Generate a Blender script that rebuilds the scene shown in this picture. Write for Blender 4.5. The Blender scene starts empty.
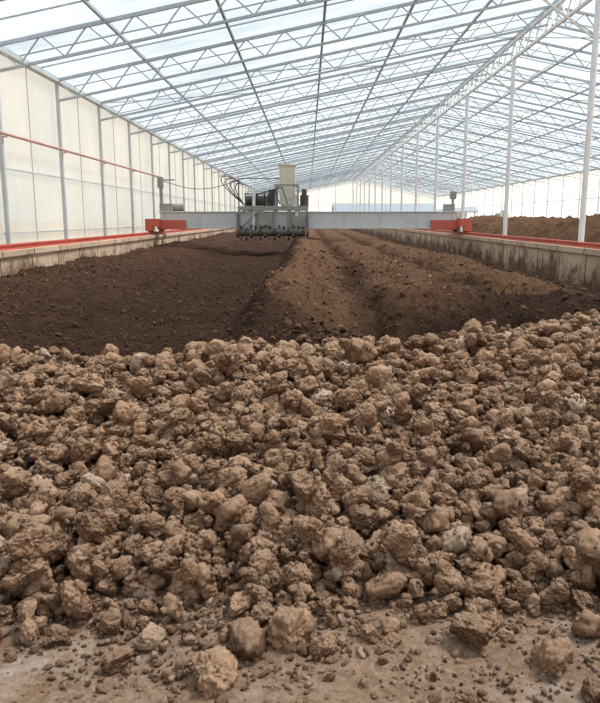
import bpy, math, random, bmesh
import numpy as np
from mathutils import Vector, Matrix, noise, Euler
random.seed(7); rng=np.random.default_rng(11)
scn=bpy.context.scene
try:
    scn.view_settings.view_transform='Standard'
    scn.view_settings.look='None'
except Exception as e: print(e)

# ---------------------------------------------------------------- helpers
def s2l(c):
    return tuple(((v/255)/12.92 if v/255<=0.04045 else ((v/255+0.055)/1.055)**2.4) for v in c)+(1,)
def newmat(name):
    m=bpy.data.materials.new(name); m.use_nodes=True
    nt=m.node_tree; nt.nodes.clear()
    out=nt.nodes.new('ShaderNodeOutputMaterial')
    return m,nt,out
def N(nt,t,**kw):
    n=nt.nodes.new(t)
    for k,v in kw.items():
        if k in n.inputs: n.inputs[k].default_value=v
        else: setattr(n,k,v)
    return n
def noise_tex(nt,vec,scale,detail=6,rough=0.6):
    n=N(nt,'ShaderNodeTexNoise'); n.inputs['Scale'].default_value=scale
    n.inputs['Detail'].default_value=detail; n.inputs['Roughness'].default_value=rough
    nt.links.new(vec,n.inputs['Vector']); return n
def ramp(nt,fac,stops):
    r=N(nt,'ShaderNodeValToRGB'); e=r.color_ramp.elements
    while len(e)<len(stops): e.new(0.5)
    for i,(p,c) in enumerate(stops):
        e[i].position=p; e[i].color=c
    nt.links.new(fac,r.inputs['Fac']); return r
def mixc(nt,fac,a,b,mode='MIX'):
    m=N(nt,'ShaderNodeMix'); m.data_type='RGBA'; m.blend_type=mode
    for s,v in ((m.inputs[0],fac),(m.inputs[6],a),(m.inputs[7],b)):
        if hasattr(v,'is_linked'): nt.links.new(v,s)
        else: s.default_value=v
    return m.outputs[2]
def simple(name,col,rough=0.6,metal=0.0,var=0.15,scale=3.0,bump=0.0):
    m,nt,out=newmat(name)
    tc=N(nt,'ShaderNodeTexCoord'); n=noise_tex(nt,tc.outputs['Object'],scale)
    c=s2l(col); d=tuple(x*(1-var*2) for x in c[:3])+(1,)
    r=ramp(nt,n.outputs['Fac'],[(0.3,d),(0.7,c)])
    b=N(nt,'ShaderNodeBsdfPrincipled'); b.inputs['Roughness'].default_value=rough; b.inputs['Metallic'].default_value=metal
    nt.links.new(r.outputs['Color'],b.inputs['Base Color'])
    if bump:
        bp=N(nt,'ShaderNodeBump'); bp.inputs['Strength'].default_value=bump; bp.inputs['Distance'].default_value=0.02
        nt.links.new(n.outputs['Fac'],bp.inputs['Height']); nt.links.new(bp.outputs['Normal'],b.inputs['Normal'])
    nt.links.new(b.outputs[0],out.inputs[0]); return m

class MB:
    def __init__(s): s.v=[]; s.f=[]
    def beam(s,p,q,w,h=None,up=(0,0,1)):
        h=h or w; p=Vector(p); q=Vector(q); d=(q-p).normalized(); up=Vector(up)
        if abs(d.dot(up))>0.98: up=Vector((0,1,0))
        a=d.cross(up).normalized(); b=a.cross(d).normalized()
        i=len(s.v)
        for c in (p,q):
            for sx,sz in ((-1,-1),(1,-1),(1,1),(-1,1)):
                s.v.append(tuple(c+a*(sx*w/2)+b*(sz*h/2)))
        s.f+=[(i,i+1,i+2,i+3),(i+7,i+6,i+5,i+4)]
        for k in range(4):
            s.f.append((i+k,i+4+k,i+4+(k+1)%4,i+(k+1)%4))
    def box(s,c,d):
        x,y,z=c; s.beam((x,y-d[1]/2,z),(x,y+d[1]/2,z),d[0],d[2])
    def cyl(s,p,q,r,n=14,r2=None):
        r2=r if r2 is None else r2
        p=Vector(p); q=Vector(q); d=(q-p).normalized(); up=Vector((0,0,1))
        if abs(d.dot(up))>0.98: up=Vector((0,1,0))
        a=d.cross(up).normalized(); b=a.cross(d).normalized(); i=len(s.v)
        for c,rr in ((p,r),(q,r2)):
            for k in range(n):
                t=2*math.pi*k/n; s.v.append(tuple(c+a*math.cos(t)*rr+b*math.sin(t)*rr))
        s.f.append(tuple(range(i,i+n))); s.f.append(tuple(range(i+2*n-1,i+n-1,-1)))
        for k in range(n): s.f.append((i+k,i+n+k,i+n+(k+1)%n,i+(k+1)%n))
    def pipe(s,pts,r,n=8):
        for a,b in zip(pts[:-1],pts[1:]): s.cyl(a,b,r,n)
    def quad(s,*p):
        i=len(s.v); s.v+= [tuple(x) for x in p]; s.f.append(tuple(range(i,i+len(p))))
    def obj(s,name,mat,parent=None,bevel=0):
        me=bpy.data.meshes.new(name); me.from_pydata(s.v,[],s.f); me.update()
        o=bpy.data.objects.new(name,me); scn.collection.objects.link(o); me.materials.append(mat)
        if parent: o.parent=parent
        if bevel:
            b=o.modifiers.new('bevel','BEVEL'); b.width=bevel; b.segments=2; b.limit_method='ANGLE'
        return o

def vn(x,y,seed=0):
    xi=np.floor(x).astype(np.int64); yi=np.floor(y).astype(np.int64)
    fx=x-xi; fy=y-yi; fx=fx*fx*(3-2*fx); fy=fy*fy*(3-2*fy)
    def h(a,b):
        n=(a*374761393+b*668265263+seed*974711+12345)&0xffffffff
        n=((n^(n>>13))*1274126177)&0xffffffff
        n=(n^(n>>16))
        return (n&0xffff)/65535.0
    return (h(xi,yi)*(1-fx)+h(xi+1,yi)*fx)*(1-fy)+(h(xi,yi+1)*(1-fx)+h(xi+1,yi+1)*fx)*fy
def fbm(x,y,o=4,seed=0,g=0.5):
    r=0;a=1;t=0
    for k in range(o):
        r=r+a*(vn(x*2**k+k*17.3,y*2**k+k*9.1,seed+k)-0.5)*2; t+=a; a*=g
    return r/t
def ss(a,b,x):
    t=np.clip((x-a)/(b-a),0,1); return t*t*(3-2*t)

# ---------------------------------------------------------------- terrain of the composting bed
def toe(X): return 2.86-0.30*ss(-0.7,-1.4,X)-0.28*ss(0.8,1.4,X)+0.15*fbm(X*1.3,X*0+3.0,2,5)
def crestY(X): return 4.9+0.75*ss(0.4,2.4,X)+0.10*fbm(X*1.1,X*0,2,9)
def crestZ(X): return 0.54+0.17*ss(0.5,2.2,X)-0.10*ss(2.6,4.5,X)+0.03*fbm(X*1.7,X*0+8,3,4)
def wobf(Y): return 0.16*fbm(Y*0.45,Y*0,2,21)*ss(5,8,Y)
def furrow(X,Y):
    # 1 on top of a windrow, 0 in the furrow between two windrows (passes ~1.3 m apart)
    return np.abs(np.cos((X+wobf(Y)-0.05)*math.pi/1.30))**0.75
def inner(X,Y):
    wob=wobf(Y)
    P=0.16+0.39*ss(-1.8,-5.6,X)
    P=P+0.54*ss(-1.05,-0.40,X+wob)
    P=P-0.66*ss(3.2,5.5,X+wob)
    rid=ss(-0.55,-0.1,X+wob)*(1-ss(3,4,X))
    xw=X+wob
    P=P+rid*0.22*(furrow(X,Y)-0.6)*(0.8+0.6*fbm(X*0.3,Y*0.25,2,41))
    P=P+rid*0.10*fbm(X*1.2,Y*0.8,3,33)
    P=P+rid*0.10*np.sin(Y*3.4+2.0*np.abs(xw-0.7)+2.0*fbm(X*0.8,Y*0.3,2,37))*(1-ss(12,20,Y))
    P=P+0.16*np.exp(-((X-1.9)**2/0.7+(Y-8.4)**2/1.0))-0.40*np.exp(-((X-0.85)**2/1.2+(Y-6.25)**2/0.28))
    P=P+0.12*np.exp(-((xw+0.30)**2/0.05))*ss(5.5,6.5,Y)
    P=P+(1-rid)*0.12*fbm(X*0.9,Y*0.6,4,35)
    return P
def H(X,Y):
    t=toe(X); c=crestY(X); z=crestZ(X)
    u=np.clip((Y-t)/(c-t),0,1)
    F=z*(u**0.92)
    F=np.where(Y<t,-0.03,F)
    k=ss(0,0.9,Y-c)
    Z=F*(1-k)+inner(X,Y)*k
    amp=ss(0,0.6,Y-t)
    Z=Z+amp*(0.055*fbm(X*3,Y*3,3,51)+0.045*fbm(X*8,Y*8,4,61,0.8))+k*(0.05*fbm(X*2.6,Y*2.6,3,55)+0.035*fbm(X*6,Y*6,3,65,0.7))
    return Z
xs=np.concatenate([np.arange(-5.9,-4,0.04),np.arange(-4,4,0.02),np.arange(4,5.901,0.04)])
ys=[2.2]
while ys[-1]<127: ys.append(ys[-1]*1.0040+0.002)
ys=np.array(ys)
XX,YY=np.meshgrid(xs,ys); ZZ=H(XX,YY)
def grid_mesh(name,XX,YY,ZZ,mat,tone=None,parent=None):
    r,c=XX.shape
    me=bpy.data.meshes.new(name)
    me.vertices.add(r*c)
    me.vertices.foreach_set('co',np.stack([XX,YY,ZZ],-1).astype(np.float32).ravel())
    idx=np.arange(r*c).reshape(r,c)
    q=np.stack([idx[:-1,:-1],idx[:-1,1:],idx[1:,1:],idx[1:,:-1]],-1).reshape(-1,4)
    me.loops.add(q.size); me.loops.foreach_set('vertex_index',q.ravel().astype(np.int32))
    me.polygons.add(len(q)); me.polygons.foreach_set('loop_start',np.arange(0,q.size,4,dtype=np.int32))
    me.update(calc_edges=True)
    if tone is not None:
        a=me.attributes.new('tone','FLOAT','POINT'); a.data.foreach_set('value',tone.astype(np.float32).ravel())
    me.materials.append(mat)
    me.polygons.foreach_set('use_smooth',np.ones(len(q),dtype=bool))
    o=bpy.data.objects.new(name,me); scn.collection.objects.link(o)
    if parent: o.parent=parent
    return o

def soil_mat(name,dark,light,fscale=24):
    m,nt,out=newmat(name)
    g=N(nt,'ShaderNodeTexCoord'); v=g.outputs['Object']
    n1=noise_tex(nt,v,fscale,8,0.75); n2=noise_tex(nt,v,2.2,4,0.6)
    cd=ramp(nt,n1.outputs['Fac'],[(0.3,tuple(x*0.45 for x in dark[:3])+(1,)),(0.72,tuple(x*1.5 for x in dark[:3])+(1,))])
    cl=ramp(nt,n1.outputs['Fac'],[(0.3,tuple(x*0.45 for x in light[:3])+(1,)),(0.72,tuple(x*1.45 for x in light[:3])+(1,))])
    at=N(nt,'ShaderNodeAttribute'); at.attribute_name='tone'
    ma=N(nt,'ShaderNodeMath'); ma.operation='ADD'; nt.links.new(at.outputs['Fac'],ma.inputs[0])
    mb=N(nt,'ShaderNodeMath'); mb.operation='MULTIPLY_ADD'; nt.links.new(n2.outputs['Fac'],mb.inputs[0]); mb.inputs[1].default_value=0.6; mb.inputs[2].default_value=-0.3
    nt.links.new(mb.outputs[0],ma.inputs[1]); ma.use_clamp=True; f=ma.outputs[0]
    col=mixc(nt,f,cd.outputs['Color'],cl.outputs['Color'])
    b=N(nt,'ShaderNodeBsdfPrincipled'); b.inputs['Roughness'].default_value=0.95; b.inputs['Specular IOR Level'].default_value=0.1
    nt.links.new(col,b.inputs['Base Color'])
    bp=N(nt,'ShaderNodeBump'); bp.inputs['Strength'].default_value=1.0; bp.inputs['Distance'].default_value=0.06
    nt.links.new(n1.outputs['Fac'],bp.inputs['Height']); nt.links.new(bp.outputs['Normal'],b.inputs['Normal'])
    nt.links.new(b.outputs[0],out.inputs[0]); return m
DARK=s2l((62,43,33)); MID=s2l((138,103,79))
m_bed=soil_mat('compost_soil',DARK,MID)
# soil tone with relief shading painted in: pale windrow crests, dark furrows
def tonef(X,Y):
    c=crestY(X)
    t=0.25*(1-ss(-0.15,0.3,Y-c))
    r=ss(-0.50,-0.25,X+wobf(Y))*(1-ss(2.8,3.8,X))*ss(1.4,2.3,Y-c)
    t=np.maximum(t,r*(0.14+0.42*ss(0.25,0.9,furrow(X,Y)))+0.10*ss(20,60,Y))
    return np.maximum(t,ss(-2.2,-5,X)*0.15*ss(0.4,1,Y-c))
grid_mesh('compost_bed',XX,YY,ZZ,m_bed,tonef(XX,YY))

# ---------------------------------------------------------------- ground
m_ground,nt,out=newmat('dusty_concrete_ground')
g=N(nt,'ShaderNodeTexCoord'); v=g.outputs['Object']
a=noise_tex(nt,v,32,12,0.8); b_=noise_tex(nt,v,1.6,5,0.6); c_=noise_tex(nt,v,5,6,0.7)
r1=ramp(nt,a.outputs['Fac'],[(0.3,s2l((116,90,72))),(0.7,s2l((208,176,150)))])
r2=ramp(nt,b_.outputs['Fac'],[(0.50,(0,0,0,1)),(0.64,(1,1,1,1))])
r3=ramp(nt,c_.outputs['Fac'],[(0.42,(0,0,0,1)),(0.66,(0.7,0.7,0.7,1))])
r4=ramp(nt,c_.outputs['Fac'],[(0.3,(0.72,0.66,0.60,1)),(0.6,(1,1,1,1))])
mm=N(nt,'ShaderNodeMath'); mm.operation='MULTIPLY'; nt.links.new(r2.outputs['Color'],mm.inputs[0]); nt.links.new(r3.outputs['Color'],mm.inputs[1])
col=mixc(nt,1.0,r1.outputs['Color'],r4.outputs['Color'],'MULTIPLY')
col=mixc(nt,mm.outputs[0],col,s2l((206,196,186)))
bs=N(nt,'ShaderNodeBsdfPrincipled'); bs.inputs['Roughness'].default_value=0.9; bs.inputs['Specular IOR Level'].default_value=0.2
nt.links.new(col,bs.inputs['Base Color'])
bp=N(nt,'ShaderNodeBump'); bp.inputs['Strength'].default_value=1.0; bp.inputs['Distance'].default_value=0.03
nt.links.new(a.outputs['Fac'],bp.inputs['Height']); nt.links.new(bp.outputs['Normal'],bs.inputs['Normal'])
nt.links.new(bs.outputs[0],out.inputs[0])
gx,gy=np.meshgrid(np.concatenate([[-300,-60,-12],np.arange(-5,5.01,0.04),[12,60,300]]),np.concatenate([[-60,-10],np.arange(1,4.01,0.04),[10,60,400]]))
gz=0.02*fbm(gx*2,gy*2,5,71,0.6)*(np.abs(gx)<4.9)*((gy>1.1)&(gy<3.9))
grid_mesh('floor',gx,gy,gz,m_ground)

# ---------------------------------------------------------------- clods
def clod_mesh(name,seed,sub,mat,fine=1.0):
    bm=bmesh.new(); bmesh.ops.create_icosphere(bm,subdivisions=sub,radius=1)
    off=Vector((seed*7.3,seed*3.1,seed*5.7)); R=random.Random(seed)
    sc=Vector((R.uniform(.85,1.4),R.uniform(.75,1.1),R.uniform(.65,1.0)))
    planes=[]
    for k in range(R.randint(6,10)):
        nrm=Vector((R.gauss(0,1),R.gauss(0,1),R.gauss(0,1))).normalized(); planes.append((nrm,R.uniform(.62,.95)))
    for vt in bm.verts:
        p=vt.co.normalized()
        r=1.10
        for nrm,dd in planes:
            c=p.dot(nrm)
            if c>0.05: r=min(r,dd/c)
        f1=noise.voronoi(p*2.3+off)[0][0]
        f2=noise.voronoi(p*5.0+off)[0][0]
        d=0.16*noise.fractal(p*1.1+off,1.0,2.0,2)+0.20*(0.45-f1)+fine*0.17*(0.42-f2)
        d+=0.095*fine*noise.fractal(p*7+off,0.7,2.0,5)
        q=p*(r+d); vt.co=Vector((q.x*sc.x,q.y*sc.y,q.z*sc.z))
    me=bpy.data.meshes.new(name); bm.to_mesh(me); bm.free()
    me.materials.append(mat)
    me.polygons.foreach_set('use_smooth',np.ones(len(me.polygons),dtype=bool))
    return bpy.data.objects.new(name,me)
def clod_mat(name,stops,fs=5,dust=0.35):
    m,nt,out=newmat(name)
    tc=N(nt,'ShaderNodeTexCoord'); v=tc.outputs['Object']; oi=N(nt,'ShaderNodeObjectInfo')
    base=ramp(nt,oi.outputs['Random'],stops)
    n=noise_tex(nt,v,fs,10,0.8); n2=noise_tex(nt,v,1.3,4,0.6)
    r=ramp(nt,n.outputs['Fac'],[(0.28,(0.42,0.40,0.38,1)),(0.7,(1.35,1.33,1.31,1))])
    c=mixc(nt,1.0,base.outputs['Color'],r.outputs['Color'],'MULTIPLY')
    r2=ramp(nt,n2.outputs['Fac'],[(0.35,(0.66,0.63,0.60,1)),(0.65,(1.15,1.15,1.15,1))])
    c=mixc(nt,1.0,c,r2.outputs['Color'],'MULTIPLY')
    ge=N(nt,'ShaderNodeNewGeometry'); sz=N(nt,'ShaderNodeSeparateXYZ'); nt.links.new(ge.outputs['Normal'],sz.inputs[0])
    mr=N(nt,'ShaderNodeMapRange'); nt.links.new(sz.outputs['Z'],mr.inputs['Value']); mr.inputs['From Min'].default_value=0.1; mr.inputs['From Max'].default_value=1.0; mr.inputs['To Max'].default_value=dust
    m2=N(nt,'ShaderNodeMath'); m2.operation='MULTIPLY'; nt.links.new(mr.outputs[0],m2.inputs[0]); nt.links.new(n.outputs['Fac'],m2.inputs[1])
    m3=N(nt,'ShaderNodeMath'); m3.operation='MULTIPLY'; nt.links.new(m2.outputs[0],m3.inputs[0]); m3.inputs[1].default_value=1.7; m3.use_clamp=True
    c=mixc(nt,m3.outputs[0],c,s2l((212,180,152)))
    b=N(nt,'ShaderNodeBsdfPrincipled'); b.inputs['Roughness'].default_value=0.95; b.inputs['Specular IOR Level'].default_value=0.12
    nt.links.new(c,b.inputs['Base Color'])
    bp=N(nt,'ShaderNodeBump'); bp.inputs['Strength'].default_value=1.0; bp.inputs['Distance'].default_value=0.012
    nt.links.new(n.outputs['Fac'],bp.inputs['Height']); nt.links.new(bp.outputs['Normal'],b.inputs['Normal'])
    nt.links.new(b.outputs[0],out.inputs[0]); return m
m_clod=clod_mat('dry_clod',[(0.0,s2l((106,79,61))),(0.25,s2l((134,103,81))),(0.6,s2l((156,123,98))),(0.93,s2l((170,138,113))),(0.985,s2l((190,172,156)))],dust=0.42)
m_crumb=clod_mat('shade_tone_soil_crumb',[(0.0,s2l((60,43,33))),(0.5,s2l((80,58,44))),(1.0,s2l((102,76,59)))],dust=0.08)  # dark bed soil, also carries the painted shade of the furrows
m_crumb3=clod_mat('lit_tone_soil_crumb',[(0.0,s2l((92,67,51))),(0.5,s2l((122,91,70))),(1.0,s2l((150,116,92)))],dust=0.15)  # paler copy for windrow crests, light painted into the colour
m_crumb2=clod_mat('dry_soil_crumb',[(0.0,s2l((108,82,64))),(0.6,s2l((158,126,103))),(1.0,s2l((202,178,156)))],dust=0.2)
def scatter(name,variants,P,R,S,I):
    col=bpy.data.collections.new(name+'_shapes')
    for o in variants: col.objects.link(o)
    me=bpy.data.meshes.new(name); me.vertices.add(len(P)); me.vertices.foreach_set('co',np.array(P,dtype=np.float32).ravel())
    a=me.attributes.new('rot','FLOAT_VECTOR','POINT'); a.data.foreach_set('vector',np.array(R,dtype=np.float32).ravel())
    a=me.attributes.new('scl','FLOAT','POINT'); a.data.foreach_set('value',np.array(S,dtype=np.float32))
    a=me.attributes.new('idx','INT','POINT'); a.data.foreach_set('value',np.array(I,dtype=np.int32))
    o=bpy.data.objects.new(name,me); scn.collection.objects.link(o)
    ng=bpy.data.node_groups.new(name+'_gn','GeometryNodeTree')
    ng.interface.new_socket('Geometry',in_out='INPUT',socket_type='NodeSocketGeometry')
    ng.interface.new_socket('Geometry',in_out='OUTPUT',socket_type='NodeSocketGeometry')
    gi=ng.nodes.new('NodeGroupInput'); go=ng.nodes.new('NodeGroupOutput')
    ip=ng.nodes.new('GeometryNodeInstanceOnPoints'); ci=ng.nodes.new('GeometryNodeCollectionInfo')
    ci.inputs['Collection'].default_value=col; ci.inputs['Separate Children'].default_value=True; ci.inputs['Reset Children'].default_value=True
    def na(n,t):
        x=ng.nodes.new('GeometryNodeInputNamedAttribute'); x.data_type=t; x.inputs['Name'].default_value=n
        return [s for s in x.outputs if s.enabled and s.name=='Attribute'][0]
    L=ng.links.new
    L(gi.outputs[0],ip.inputs['Points']); L(ci.outputs[0],ip.inputs['Instance'])
    ip.inputs['Pick Instance'].default_value=True
    L(na('idx','INT'),ip.inputs['Instance Index'])
    e=ng.nodes.new('FunctionNodeEulerToRotation'); L(na('rot','FLOAT_VECTOR'),e.inputs[0]); L(e.outputs[0],ip.inputs['Rotation'])
    L(na('scl','FLOAT'),ip.inputs['Scale']); L(ip.outputs[0],go.inputs[0])
    md=o.modifiers.new('scatter','NODES'); md.node_group=ng
    return o
# heap simulated by dropping lumps on a height map
res=0.012; x0,x1,y0,y1=-4.4,4.4,1.5,7.2
hx=np.arange(x0,x1,res); hy=np.arange(y0,y1,res)
HX,HY=np.meshgrid(hx,hy); hm=np.maximum(H(HX,HY),0.0); base=hm.copy()
P=[];Rr=[];S=[];I=[]
NV=16
def drop(x,y,r,sink=0.5,idx=None):
    n=int(math.ceil(r/res)); ci=int((x-x0)/res); cj=int((y-y0)/res)
    if ci-n<1 or cj-n<1 or ci+n+1>=len(hx) or cj+n+1>=len(hy): return
    sl=(slice(cj-n,cj+n+1),slice(ci-n,ci+n+1)); p=hm[sl]
    d2=(HX[sl]-x)**2+(HY[sl]-y)**2
    m=d2<(0.75*r)**2
    if not m.any(): return
    z=np.percentile(p[m],55)+sink*r
    top=z+0.72*np.sqrt(np.clip(r*r-d2,0,None)); hm[sl]=np.where(d2<r*r,np.maximum(p,top),p)
    P.append((x,y,z)); Rr.append((rng.uniform(-.9,.9),rng.uniform(-.9,.9),rng.uniform(0,6.28))); S.append(r)
    I.append(int(rng.integers(NV)) if idx is None else idx)
def excess(x,y):
    ci=int((x-x0)/res); cj=int((y-y0)/res); return hm[cj,ci]-base[cj,ci]
tl=np.linspace(x0,x1,400); TT=toe(tl); CC=crestY(tl)
cnt=0
for k in range(90000):
    if cnt>17500: break
    best=None
    for c in range(3):
        x=rng.uniform(x0+.15,x1-.15); t=np.interp(x,tl,TT); cy=np.interp(x,tl,CC)
        y=rng.uniform(t-0.40,cy+0.34)
        e=excess(x,y)
        if best is None or e<best[0]: best=(e,x,y,t,cy)
    e,x,y,t,cy=best
    pr=1.0
    if y<t+0.05: pr=max(0.04,0.6*(1-(t+0.05-y)/0.45)**2)
    if y>cy+0.1: pr=max(0.05,1-(y-cy-0.1)/0.3)
    if rng.random()>pr or e>0.13: continue
    u=(y-t)/(cy-t)
    med=0.0265-0.002*u
    r=float(np.clip(med*math.exp(rng.normal(0,0.50)),0.009,0.08))
    drop(x,y,r); cnt+=1
for k in range(330):
    x=rng.uniform(-3.6,3.6); t=np.interp(x,tl,TT); cy=np.interp(x,tl,CC)
    u=rng.random()**1.4; y=t+u*(cy-t)
    drop(x,y,rng.uniform(0.038,0.072),0.30)
for (x,y,r) in [(-.07,2.44,.085),(-.335,2.2,.085),(-.60,2.41,.055),(-.69,2.27,.05),(-.94,2.57,.07),(.62,2.42,.075),(.885,2.28,.08),
                (-1.07,2.44,.055),(1.25,2.8,.10),(.97,2.12,.05),(-1.16,2.75,.08),(.33,2.72,.06),(-.5,2.72,.05),(.17,2.82,.065),(.75,2.7,.055),
                (-.2,2.8,.055),(-.78,2.5,.05),(1.1,2.5,.065),(-.98,2.95,.085),(.4,2.85,.08),(.95,3.15,.08),(.45,4.3,.085),(-1.3,3.2,.075),(-.35,3.1,.07)]:
    drop(x,y,r,0.5)
print('clods',len(P))
variants=[clod_mesh('clod_%02d'%i,i+1,5 if i<10 else 4,m_clod) for i in range(NV)]
scatter('dry_manure_clods',variants,P,Rr,S,I)
P2=[];R2=[];S2=[];I2=[]
n=20000
X_=rng.uniform(-2.6,2.6,n); Y_=1.55+rng.random(n)**0.6*1.5; Z_=np.maximum(H(X_,Y_),0)
keep=(fbm(X_*2.5,Y_*2.5,3,91)+0.35+0.6*(Y_-2.4))>rng.uniform(-0.3,0.5,n)
for x,y,z in zip(X_[keep],Y_[keep],Z_[keep]):
    r=min(0.022,0.0045*math.exp(rng.normal(0,0.7))); P2.append((x,y,z+r*.4)); R2.append(rng.uniform(0,6.28,3)); S2.append(r); I2.append(int(rng.integers(5)))
n=18000
X_=rng.uniform(-2.8,2.8,n); Y_=rng.uniform(2.5,4.8,n)
for x,y in zip(X_,Y_):
    ci=int((x-x0)/res); cj=int((y-y0)/res); r=0.007*math.exp(rng.normal(0,0.4))
    P2.append((x,y,hm[cj,ci]+r*.1)); R2.append(rng.uniform(0,6.28,3)); S2.append(r); I2.append(int(rng.integers(5)))
cr=[clod_mesh('crumb_%02d'%i,50+i,3,m_crumb2) for i in range(5)]
scatter('dry_soil_crumbs',cr,P2,R2,S2,I2)
P3=[];R3=[];S3=[];I3=[]
n=42000
Y_=5.0+rng.random(n)**1.6*20; X_=rng.uniform(-1,1,n)*np.minimum(5.8,0.62*Y_+0.6); Z_=H(X_,Y_); T_=tonef(X_,Y_)
for x,y,z,tn in zip(X_,Y_,Z_,T_):
    cy=np.interp(x,tl,CC)
    if y<cy+0.1: continue
    if rng.random()<ss(12,25,np.array(y)): continue
    near=1-float(ss(0.3,1.2,np.array(y-cy)))
    r=min(0.040,(0.006+0.0003*y+0.006*near)*math.exp(rng.normal(0,0.58))); P3.append((x,y,z+r*.15)); R3.append(rng.uniform(0,6.28,3)); S3.append(r)
    I3.append(int(rng.integers(4))+(4 if tn*1.4+near*0.3>rng.uniform(0.1,0.9) else 0))
cr=[clod_mesh('toned_crumb_%02d'%i,70+i,3,m_crumb if i<4 else m_crumb3) for i in range(8)]
scatter('toned_compost_crumbs',cr,P3,R3,S3,I3)

# ---------------------------------------------------------------- trough walls and rails
m_conc,nt,out=newmat('trough_concrete')
tc=N(nt,'ShaderNodeTexCoord')
sx=N(nt,'ShaderNodeSeparateXYZ'); nt.links.new(tc.outputs['Object'],sx.inputs[0])
cb=N(nt,'ShaderNodeCombineXYZ'); nt.links.new(sx.outputs['Y'],cb.inputs['X']); nt.links.new(sx.outputs['Z'],cb.inputs['Y'])
br=N(nt,'ShaderNodeTexBrick'); br.inputs['Scale'].default_value=1.0; br.inputs['Brick Width'].default_value=1.6; br.inputs['Row Height'].default_value=1.3; br.inputs['Mortar Size'].default_value=0.03
br.inputs['Color1'].default_value=s2l((206,180,154)); br.inputs['Color2'].default_value=s2l((184,158,134)); br.inputs['Mortar'].default_value=s2l((108,84,64))
nt.links.new(cb.outputs[0],br.inputs['Vector'])
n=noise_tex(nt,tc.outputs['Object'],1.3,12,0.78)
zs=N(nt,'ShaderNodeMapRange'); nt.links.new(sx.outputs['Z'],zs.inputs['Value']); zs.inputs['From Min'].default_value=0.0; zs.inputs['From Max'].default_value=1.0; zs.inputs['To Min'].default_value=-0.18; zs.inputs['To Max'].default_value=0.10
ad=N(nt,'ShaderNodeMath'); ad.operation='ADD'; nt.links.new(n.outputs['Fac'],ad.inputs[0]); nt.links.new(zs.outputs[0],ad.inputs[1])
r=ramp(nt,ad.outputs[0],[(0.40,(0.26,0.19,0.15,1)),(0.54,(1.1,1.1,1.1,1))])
c=mixc(nt,1.0,br.outputs['Color'],r.outputs['Color'],'MULTIPLY')
b=N(nt,'ShaderNodeBsdfPrincipled'); b.inputs['Roughness'].default_value=0.9; nt.links.new(c,b.inputs['Base Color'])
bp=N(nt,'ShaderNodeBump'); bp.inputs['Distance'].default_value=0.10; nt.links.new(n.outputs['Fac'],bp.inputs['Height']); nt.links.new(bp.outputs['Normal'],b.inputs['Normal'])
nt.links.new(b.outputs[0],out.inputs[0])
m_rail=simple('painted_red_rail',(208,100,80),0.5,0,0.18,2)
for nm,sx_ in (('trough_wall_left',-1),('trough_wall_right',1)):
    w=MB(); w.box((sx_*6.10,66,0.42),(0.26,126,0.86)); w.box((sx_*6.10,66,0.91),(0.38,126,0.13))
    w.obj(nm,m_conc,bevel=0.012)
    r=MB(); r.box((sx_*6.10,66,0.99),(0.2,126,0.03)); r.box((sx_*6.10,66,1.03),(0.04,126,0.07)); r.box((sx_*6.10,66,1.07),(0.10,126,0.035))
    r.obj('crane_rail',m_rail)

# ---------------------------------------------------------------- greenhouse
m_steel=simple('galvanised_steel',(180,188,198),0.5,0.12,0.12,4)
m_white=simple('white_painted_steel',(226,228,230),0.5,0.0,0.06,2)
def film(name,cols,transp,mscale=(0.28,1.0,0.5),ns=0.8):
    m,nt,out=newmat(name)
    tc=N(nt,'ShaderNodeTexCoord'); mp=N(nt,'ShaderNodeMapping'); mp.inputs['Scale'].default_value=mscale
    nt.links.new(tc.outputs['Object'],mp.inputs[0]); n=noise_tex(nt,mp.outputs[0],ns,7,0.65)
    r=ramp(nt,n.outputs['Fac'],[(0.35,s2l(cols[0])),(0.65,s2l(cols[1]))])
    t=N(nt,'ShaderNodeBsdfTranslucent'); nt.links.new(r.outputs['Color'],t.inputs['Color'])
    df=N(nt,'ShaderNodeBsdfDiffuse'); nt.links.new(r.outputs['Color'],df.inputs['Color'])
    m0=N(nt,'ShaderNodeMixShader'); m0.inputs[0].default_value=0.25; nt.links.new(t.outputs[0],m0.inputs[1]); nt.links.new(df.outputs[0],m0.inputs[2])
    tr=N(nt,'ShaderNodeBsdfTransparent'); tr.inputs['Color'].default_value=(0.97,0.98,1,1)
    ms=N(nt,'ShaderNodeMixShader'); ms.inputs[0].default_value=transp
    nt.links.new(m0.outputs[0],ms.inputs[1]); nt.links.new(tr.outputs[0],ms.inputs[2]); nt.links.new(ms.outputs[0],out.inputs[0]); return m
m_roof=film('translucent_roof_film',((106,122,130),(168,180,182)),0.42)
m_wallf=film('translucent_wall_sheet',((206,212,202),(232,234,222)),0.14,(0.5,0.5,0.3),0.6)
XL,XR,XC=-7.05,22.85,7.9
ZE=5.4; SL=0.2; ZRi=ZE+SL*(XC-XL)
TY=[20.6+4*k for k in range(-7,28)]
YS,YE=TY[0],TY[-1]
def roofz(x): return ZE+SL*(x-XL) if x<=XC else ZE+SL*(XR-x)
tr=MB()
for ty in TY:
    for (a,b) in ((XL,XC),(XR,XC)):
        D=0.55; nseg=14
        A=Vector((a,ty,ZE)); B=Vector((b,ty,ZRi)); dz=Vector((0,0,-D))
        B=A.lerp(B,0.996)
        tr.beam(A,B,0.07,0.08); tr.beam(A+dz,B+dz,0.06,0.06)
        for i in range(nseg):
            p=A.lerp(B,i/nseg); q=A.lerp(B,(i+.5)/nseg); r_=A.lerp(B,(i+1)/nseg)
            tr.beam(p,q+dz,0.03); tr.beam(q+dz,r_,0.03)
tr.obj('roof_trusses',m_steel)
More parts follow.
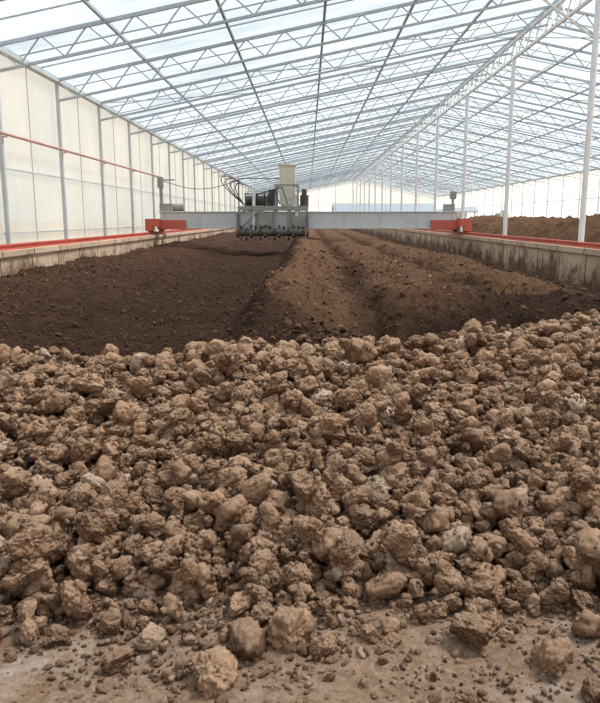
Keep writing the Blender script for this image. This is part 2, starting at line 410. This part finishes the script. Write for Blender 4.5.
pu=MB(); npl=6
for si,(a,b) in enumerate(((XL,XC),(XR,XC))):
    for i in range(0,npl+1-si):
        x=a+(b-a)*i/npl; z=roofz(x)+0.06-(0.03 if i==npl else 0)
        pu.beam((x,YS,z),(x,YE,z),0.07,0.07)
    for i in range(len(TY)-1):
        for f in (0.33,0.67):
            y=TY[i]+4*f; pu.beam((a,y,ZE+0.06),(b,y,ZRi+0.06),0.03)
for i in range(0,len(TY)-1,2):
    for (a,b) in ((XL,XC),(XR,XC)):
        if a==XL and i%4: continue
        for j in range(3):
            xa=a+(b-a)*j/3; xb=a+(b-a)*(j+1)/3
            pu.beam((xa,TY[i],roofz(xa)),(xb,TY[i+1],roofz(xb)),0.03)
            if a==XR: pu.beam((xb,TY[i],roofz(xb)),(xa,TY[i+1],roofz(xa)),0.03)
pu.obj('roof_purlins',m_steel)
gd=MB()
gd.beam((XC,YS+.2,ZRi-0.12),(XC,YE-.2,ZRi-0.12),0.10); gd.beam((XC,YS+.2,ZRi-0.75),(XC,YE-.2,ZRi-0.75),0.09)
for i in range(len(TY)-1):
    for j in range(4):
        y=TY[i]+j
        if j==0 and i==0: continue
        gd.beam((XC,y,ZRi-.12),(XC,y+.5,ZRi-.75),0.04); gd.beam((XC,y+.5,ZRi-.75),(XC,min(y+1,YE-.2),ZRi-.12),0.04)
gd.obj('ridge_girder',m_white)
co=MB()
for i in range(1,len(TY),2):
    y=TY[i]; co.cyl((XC,y,0),(XC,y,ZRi-0.8),0.085,12); co.box((XC,y,0.02),(0.35,0.35,0.04))
    for s in (-1,1): co.beam((XC+s*.08,y,ZRi-1.9),(XC+s*1.5,y,ZRi-.92),0.05)
co.obj('support_columns',m_white)
rf=MB()
for i in range(len(TY)-1):
    for (a,b) in ((XL-0.3,XC),(XR+0.3,XC)):
        y,y2=TY[i],TY[i+1]; za=ZE+0.06
        rf.quad((a,y,za),(b,y,ZRi+.12),(b,y2,ZRi+.12),(a,y2,za))
rf.obj('ceiling',m_roof)
wl=MB(); wl.quad((XL-0.12,YS,0),(XL-0.12,YE,0),(XL-0.12,YE,ZE+.05),(XL-0.12,YS,ZE+.05)); wl.obj('wall_left',m_wallf)
m_frame=simple('pale_wall_frame',(196,202,204),0.5,0.1,0.08,2)
lf=MB()
for y in TY:
    lf.beam((XL,y,0),(XL,y,ZE),0.09,0.09)
    lf.beam((XL-.08,y+2,0),(XL-.08,y+2,ZE),0.02,0.02)
for z in (1.25,2.75,ZE-0.05): lf.beam((XL-0.06,YS,z),(XL-0.06,YE,z),0.04,0.04)
lf.beam((XL+.02,YS,ZE),(XL+.02,YE,ZE),0.12,0.12)
lf.obj('wall_frame_left',m_frame)
pp=MB(); pp.cyl((XL+.14,YS,3.5),(XL+.14,34,3.5),0.04,10)
for y in TY:
    if y<34: pp.beam((XL,y,3.44),(XL+.16,y,3.44),0.03)
pp.obj('wall_pipe',simple('faded_red_pipe',(214,172,158),0.5))
pb=MB(); pb.box((XL-0.1,(YS+YE)/2,0.5),(0.18,YE-YS,1.0)); pb.obj('baseboard_left',m_conc)
wr=MB(); wr.quad((XR+.12,YS,3.2),(XR+.12,YE,3.2),(XR+.12,YE,ZE+.05),(XR+.12,YS,ZE+.05)); wr.obj('wall_right',m_wallf)
rfm=MB()
for y in TY: rfm.beam((XR,y,0),(XR,y,ZE),0.10,0.10)
for z in (1.2,3.2,ZE): rfm.beam((XR+.06,YS,z),(XR+.06,YE,z),0.06)
rfm.obj('wall_frame_right',m_white)
gb=MB(); z0=4.2; gb.quad((XL,YE+.1,z0),(XR,YE+.1,z0),(XR,YE+.1,ZE),(XC,YE+.1,ZRi),(XL,YE+.1,ZE))
gb.quad((XL,YE+.1,0),(2.5,YE+.1,0),(2.5,YE+.1,z0),(XL,YE+.1,z0)); gb.obj('wall_back',m_wallf)
gf=MB()
for i in range(11):
    x=XL+(XR-XL)*i/10; gf.beam((x,YE,0),(x,YE,roofz(x)),0.12)
for z in (1.2,z0): gf.beam((XL,YE,z),(XR,YE,z),0.08)
gf.obj('wall_frame_back',m_white)
wb=MB(); wb.quad((XL,YS,3.5),(XR,YS,3.5),(XR,YS,ZE),(XC,YS,ZRi),(XL,YS,ZE)); wb.obj('wall_front',m_wallf)

# ---------------------------------------------------------------- soil heaps in the next bay
hx2,hy2=np.meshgrid(np.arange(8.8,22.2,0.07),np.concatenate([np.arange(20,60,0.10),np.arange(60,118,0.5)]))
hh=ss(8.8,11.0,hx2)*(1-ss(19.6,22.2,hx2))*ss(20,25,hy2)*(1-ss(100,117,hy2))
piles=np.abs(np.sin(hy2*0.42+1.5*fbm(hx2*0.2,hy2*0.15,2,111)))**0.7
hh=hh*(0.95+0.45*piles+0.45*fbm(hx2*0.35,hy2*0.25,3,101)+0.20*ss(10,17,hx2))+0.30*hh*fbm(hx2*2.2,hy2*2.2,4,105,0.75)-0.01
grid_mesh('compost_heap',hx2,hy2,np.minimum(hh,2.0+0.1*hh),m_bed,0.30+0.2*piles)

# ---------------------------------------------------------------- compost turner on the rails
MY=28.5
m_red=simple('red_painted_steel',(204,96,76),0.5,0,0.12,2)
m_grey=simple('machine_grey_paint',(206,208,208),0.5,0.0,0.08,2)
m_mid=simple('machine_midgrey_paint',(158,156,150),0.5,0.1,0.2,4)
m_dk=simple('dark_cast_iron',(88,80,74),0.55,0.2,0.2,5)
m_cream=simple('cream_cabinet_paint',(214,208,190),0.45,0,0.08,2)
m_rub=simple('black_rubber_hose',(40,40,42),0.6)
M=bpy.data.objects.new('compost_turner',None); scn.collection.objects.link(M)
b=MB()
for dy in (-0.75,0.75):
    b.box((0,MY+dy,1.54),(11.5,0.22,0.58)); b.box((0,MY+dy,1.85),(11.6,0.34,0.04)); b.box((0,MY+dy,1.23),(11.6,0.34,0.04))
    for i in range(9):
        x=-5.6+i*1.4; b.box((x,MY+dy,1.54),(0.03,0.28,0.58))
b.obj('bridge_girder',m_grey,M,0.008)
for nm,s in (('end_truck_left',-1),('end_truck_right',1)):
    e=MB(); x=s*6.10
    e.box((x-s*0.1,MY,1.44),(0.5,2.6,0.30)); e.box((x-s*0.80,MY-0.95,1.36),(1.1,0.1,0.36)); e.box((x-s*0.80,MY+.95,1.36),(1.1,0.1,0.36))
    e.box((x,MY-1.25,1.27),(0.30,0.12,0.3)); e.box((x,MY+1.25,1.27),(0.30,0.12,0.3))
    e.obj(nm,m_red,M,0.01)
    wv=MB()
    for dy in (-1.0,1.0):
        wv.cyl((x-.06,MY+dy,1.235),(x+.06,MY+dy,1.235),0.145,20); wv.cyl((x-.09,MY+dy,1.235),(x-.06,MY+dy,1.235),0.17,20); wv.cyl((x+.06,MY+dy,1.235),(x+.09,MY+dy,1.235),0.17,20)
    wv.obj('wheels_left' if s<0 else 'wheels_right',m_dk,M)
dv=MB(); dv.box((-5.55,MY-.5,2.02),(0.5,0.4,0.30)); dv.cyl((-5.5,MY-.3,2.03),(-4.9,MY-.3,2.03),0.15,14); dv.box((5.5,MY-.5,2.01),(0.4,0.4,0.28))
dv.obj('travel_drive',m_mid,M,0.01)
ms=MB(); ms.box((-5.85,MY,2.4),(0.12,0.12,1.5)); ms.box((-5.85,MY-.08,3.0),(0.22,0.16,0.4)); ms.box((-5.62,MY,1.9),(0.08,0.08,0.5)); ms.beam((-5.85,MY,3.1),(-5.3,MY,3.1),0.05)
ms.box((5.75,MY,2.15),(0.10,0.10,0.9)); ms.box((5.75,MY,2.5),(0.24,0.16,0.3)); ms.obj('cable_mast',m_mid,M)
c=MB()
for dy in (-1.05,1.05):
    c.box((-1.35,MY+dy,1.99),(2.7,0.12,0.16))
    for x in (-2.65,-1.9,-1.3,-.75,-.05): c.box((x,MY+dy,1.62),(0.09,0.09,0.85))
    c.box((-1.35,MY+dy,1.20),(2.7,0.10,0.12))
    c.beam((-2.6,MY+dy,1.22),(-1.9,MY+dy,1.9),0.06); c.beam((-.1,MY+dy,1.22),(-.75,MY+dy,1.9),0.06)
for x in (-2.65,-1.35,-.05): c.box((x,MY,1.99),(0.12,2.1,0.14))
for x in (-1.25,-.40):
    for dy in (-.95,.55): c.box((x,MY+dy,2.45),(0.06,0.06,0.85))
for dy in (-.95,.55): c.box((-.82,MY+dy,2.86),(0.92,0.06,0.06))
for x in (-2.55,-1.75): c.box((x,MY+.55,2.3),(0.06,0.06,0.6))
c.box((-2.15,MY+.55,2.58),(0.86,0.06,0.06))
c.box((-1.62,MY-1.13,1.55),(0.5,0.10,0.5)); c.box((-.40,MY-1.13,1.5),(0.42,0.10,0.4))
c.obj('cross_carriage_frame',m_mid,M,0.008)
cw=MB()
for x in (-2.3,-.4):
    for dy in (-.75,.75): cw.cyl((x,MY+dy-.05,2.0),(x,MY+dy+.05,2.0),0.125,16)
cw.obj('carriage_wheels',m_dk,M)
cab=MB(); cab.box((-.82,MY-.1,2.88),(0.62,0.5,1.5)); cab.box((-.82,MY-.1,3.65),(0.72,0.6,0.05)); cab.box((-.82,MY-.36,2.93),(0.50,0.02,1.2)); cab.box((-.60,MY-.385,2.93),(0.03,0.03,0.2))
cab.box((-.82,MY-.1,2.09),(0.5,0.4,0.08))
cab.obj('control_cabinet',m_cream,M,0.012)
mo=MB()
mo.cyl((-2.45,MY-.4,2.28),(-1.75,MY-.4,2.28),0.19,20); mo.cyl((-1.75,MY-.4,2.28),(-1.65,MY-.4,2.28),0.23,20)
for i in range(8): mo.cyl((-2.4+i*.08,MY-.4,2.28),(-2.37+i*.08,MY-.4,2.28),0.215,20)
mo.box((-1.45,MY-.4,2.24),(0.34,0.4,0.44)); mo.box((-2.05,MY-.4,2.52),(0.2,0.16,0.12))
mo.cyl((-.15,MY-.5,2.04),(-.15,MY-.5,2.5),0.17,16); mo.cyl((-.15,MY-.5,2.5),(-.15,MY-.5,2.72),0.10,16)
mo.cyl((-1.45,MY+.5,2.04),(-1.45,MY+.5,2.75),0.16,16)
mo.obj('drive_motor',m_dk,M,0.006)
hy_=MB()
hy_.cyl((-2.1,MY-.78,2.6),(-2.1,MY-1.1,1.35),0.06,12); hy_.cyl((-.45,MY-.78,2.5),(-.45,MY-1.1,1.35),0.06,12); hy_.cyl((-2.1,MY-1.1,1.35),(-2.1,MY-1.2,1.0),0.03,12); hy_.cyl((-.45,MY-1.1,1.35),(-.45,MY-1.2,1.0),0.03,12)
hy_.obj('lift_cylinder',m_grey,M)
ro=MB(); zc=1.06; yr=MY-1.35
ro.cyl((-2.6,yr,zc),(-.1,yr,zc),0.13,20)
for x in (-2.68,-0.02):
    ro.beam((x,yr,zc),(x,MY-1.05,1.75),0.06,0.2,up=(0,1,0)); ro.cyl((x-.05,yr,zc),(x+.05,yr,zc),0.18,18)
for i in range(14):
    x=-2.54+i*0.18
    for k in range(3):
        t=i*0.7+k*2*math.pi/3; d=Vector((0,math.cos(t),math.sin(t)))
        p=Vector((x,yr,zc)); ro.beam(p+d*.1,p+d*.25,0.03); ro.beam(p+d*.25-Vector((.05,0,0)),p+d*.25+Vector((.05,0,0)),0.03,0.10,up=tuple(d))
ro.obj('turning_rotor',m_dk,M)
hs=MB()
for j in range(4):
    pts=[]
    for i in range(13):
        u=i/12; pts.append((-2.5-0.6*math.sin(u*math.pi)*(0.6+.2*j)-0.15*j*u,MY-.3+.1*j,2.1+(0.85+.1*j)*math.sin(u*math.pi*.62)))
    hs.pipe(pts,0.02,6)
for j in range(3):
    hs.pipe([(-2.0+.3*j,MY-.9,2.1),(-1.95+.3*j,MY-1.0,2.5+.08*j),(-1.6+.3*j,MY-1.0,2.62+.08*j),(-1.4+.3*j,MY-.9,2.15)],0.02,6)
pts=[(-5.85,MY,3.1)]+[(-5.85+3.1*i/10,MY,3.1-0.35*math.sin(i/10*math.pi)) for i in range(1,11)]
hs.pipe(pts,0.014,6)
hs.beam((-2.75,MY-.1,1.9),(-2.75,MY-.1,3.15),0.04)
hs.beam((-2.75,MY-.1,3.15),(-1.1,MY-.1,3.15),0.03)
hs.obj('hydraulic_hoses',m_rub,M)
hr=MB()
for x in np.arange(-2.5,0.0,0.6): hr.beam((x,MY+1.05,1.99),(x,MY+1.05,2.7),0.035)
for z in (2.35,2.7): hr.beam((-2.5,MY+1.05,z),(-.1,MY+1.05,z),0.035)
hr.obj('guard_rail',m_grey,M)

# ---------------------------------------------------------------- outside
m_shed=simple('weathered_roof_sheet',(112,124,134),0.5,0.2); m_shw=simple('shed_wall_paint',(196,192,184),0.8)
S_=bpy.data.objects.new('storage_shed',None); scn.collection.objects.link(S_)
s=MB(); s.quad((6,168,3.2),(40,168,3.2),(40,175,5.6),(6,175,5.6)); s.quad((6,175,5.6),(40,175,5.6),(40,182,3.2),(6,182,3.2)); s.box((23,168,3.1),(34,0.2,0.25)); s.obj('roof',m_shed,S_)
s=MB()
for x in np.arange(6.5,40,4.7): s.box((x,169,1.6),(0.3,0.3,3.2)); s.box((x,181,1.6),(0.3,0.3,3.2))
s.box((23,181,1.6),(33,0.2,3.2)); s.obj('posts',m_shw,S_)
m_leaf=simple('tree_foliage',(160,170,148),0.9,0,0.2,1.5,0.5); m_bark=simple('tree_bark',(120,106,90),0.9)
for i,(x,y,h) in enumerate([(46,172,3.2),(40,190,3.4)]):
    T=bpy.data.objects.new('tree',None); scn.collection.objects.link(T)
    t=MB(); t.cyl((x,y,0),(x+.1,y,h*.55),0.18,8,0.10)
    for k in range(4):
        an=k*1.6+i; t.cyl((x,y,h*.35),(x+math.cos(an)*h*.25,y+math.sin(an)*h*.25,h*.7),0.08,6,0.03)
    t.obj('trunk',m_bark,T)
    bm=bmesh.new()
    for k in range(9):
        an=k*2.4; rr=h*(.10+.04*(k%3)); 
        r0=bmesh.ops.create_icosphere(bm,subdivisions=3,radius=rr*1.4,matrix=Matrix.Translation((x+math.cos(an)*h*.22*(k%3),y+math.sin(an)*h*.2*(k%3),h*(.5+.045*k))))
        for vt in r0['verts']: vt.co+=Vector(noise.noise_vector(vt.co*1.7))*0.45
    me=bpy.data.meshes.new('foliage'); bm.to_mesh(me); bm.free(); me.materials.append(m_leaf)
    o=bpy.data.objects.new('foliage',me); scn.collection.objects.link(o); o.parent=T

# ---------------------------------------------------------------- light
w=bpy.data.worlds.new('overcast_sky'); scn.world=w; w.use_nodes=True
nt=w.node_tree; nt.nodes.clear(); o=nt.nodes.new('ShaderNodeOutputWorld'); bg=nt.nodes.new('ShaderNodeBackground')
tc=nt.nodes.new('ShaderNodeTexCoord'); sp=nt.nodes.new('ShaderNodeSeparateXYZ'); nt.links.new(tc.outputs['Generated'],sp.inputs[0])
r=ramp(nt,sp.outputs['Z'],[(0.0,(1,1,0.98,1)),(0.5,(0.86,0.93,1.0,1))]); nt.links.new(r.outputs['Color'],bg.inputs['Color'])
bg.inputs['Strength'].default_value=1.4; nt.links.new(bg.outputs[0],o.inputs[0])
sl=bpy.data.lights.new('sun','SUN'); sl.energy=9.8; sl.angle=math.radians(13); sl.color=(1,0.95,0.88)
so=bpy.data.objects.new('sun',sl); scn.collection.objects.link(so)
d=Vector((-0.60,-0.26,-1.0)).normalized(); so.rotation_euler=d.to_track_quat('-Z','Y').to_euler(); so.location=(20,20,60)

cam=bpy.data.cameras.new('camera'); cam.sensor_fit='HORIZONTAL'; cam.sensor_width=36; cam.lens=42; cam.clip_end=800
co_=bpy.data.objects.new('camera',cam); scn.collection.objects.link(co_)
co_.location=(0,0,1.6); co_.rotation_euler=(math.radians(90-10.76),0,math.radians(0.65)); scn.camera=co_
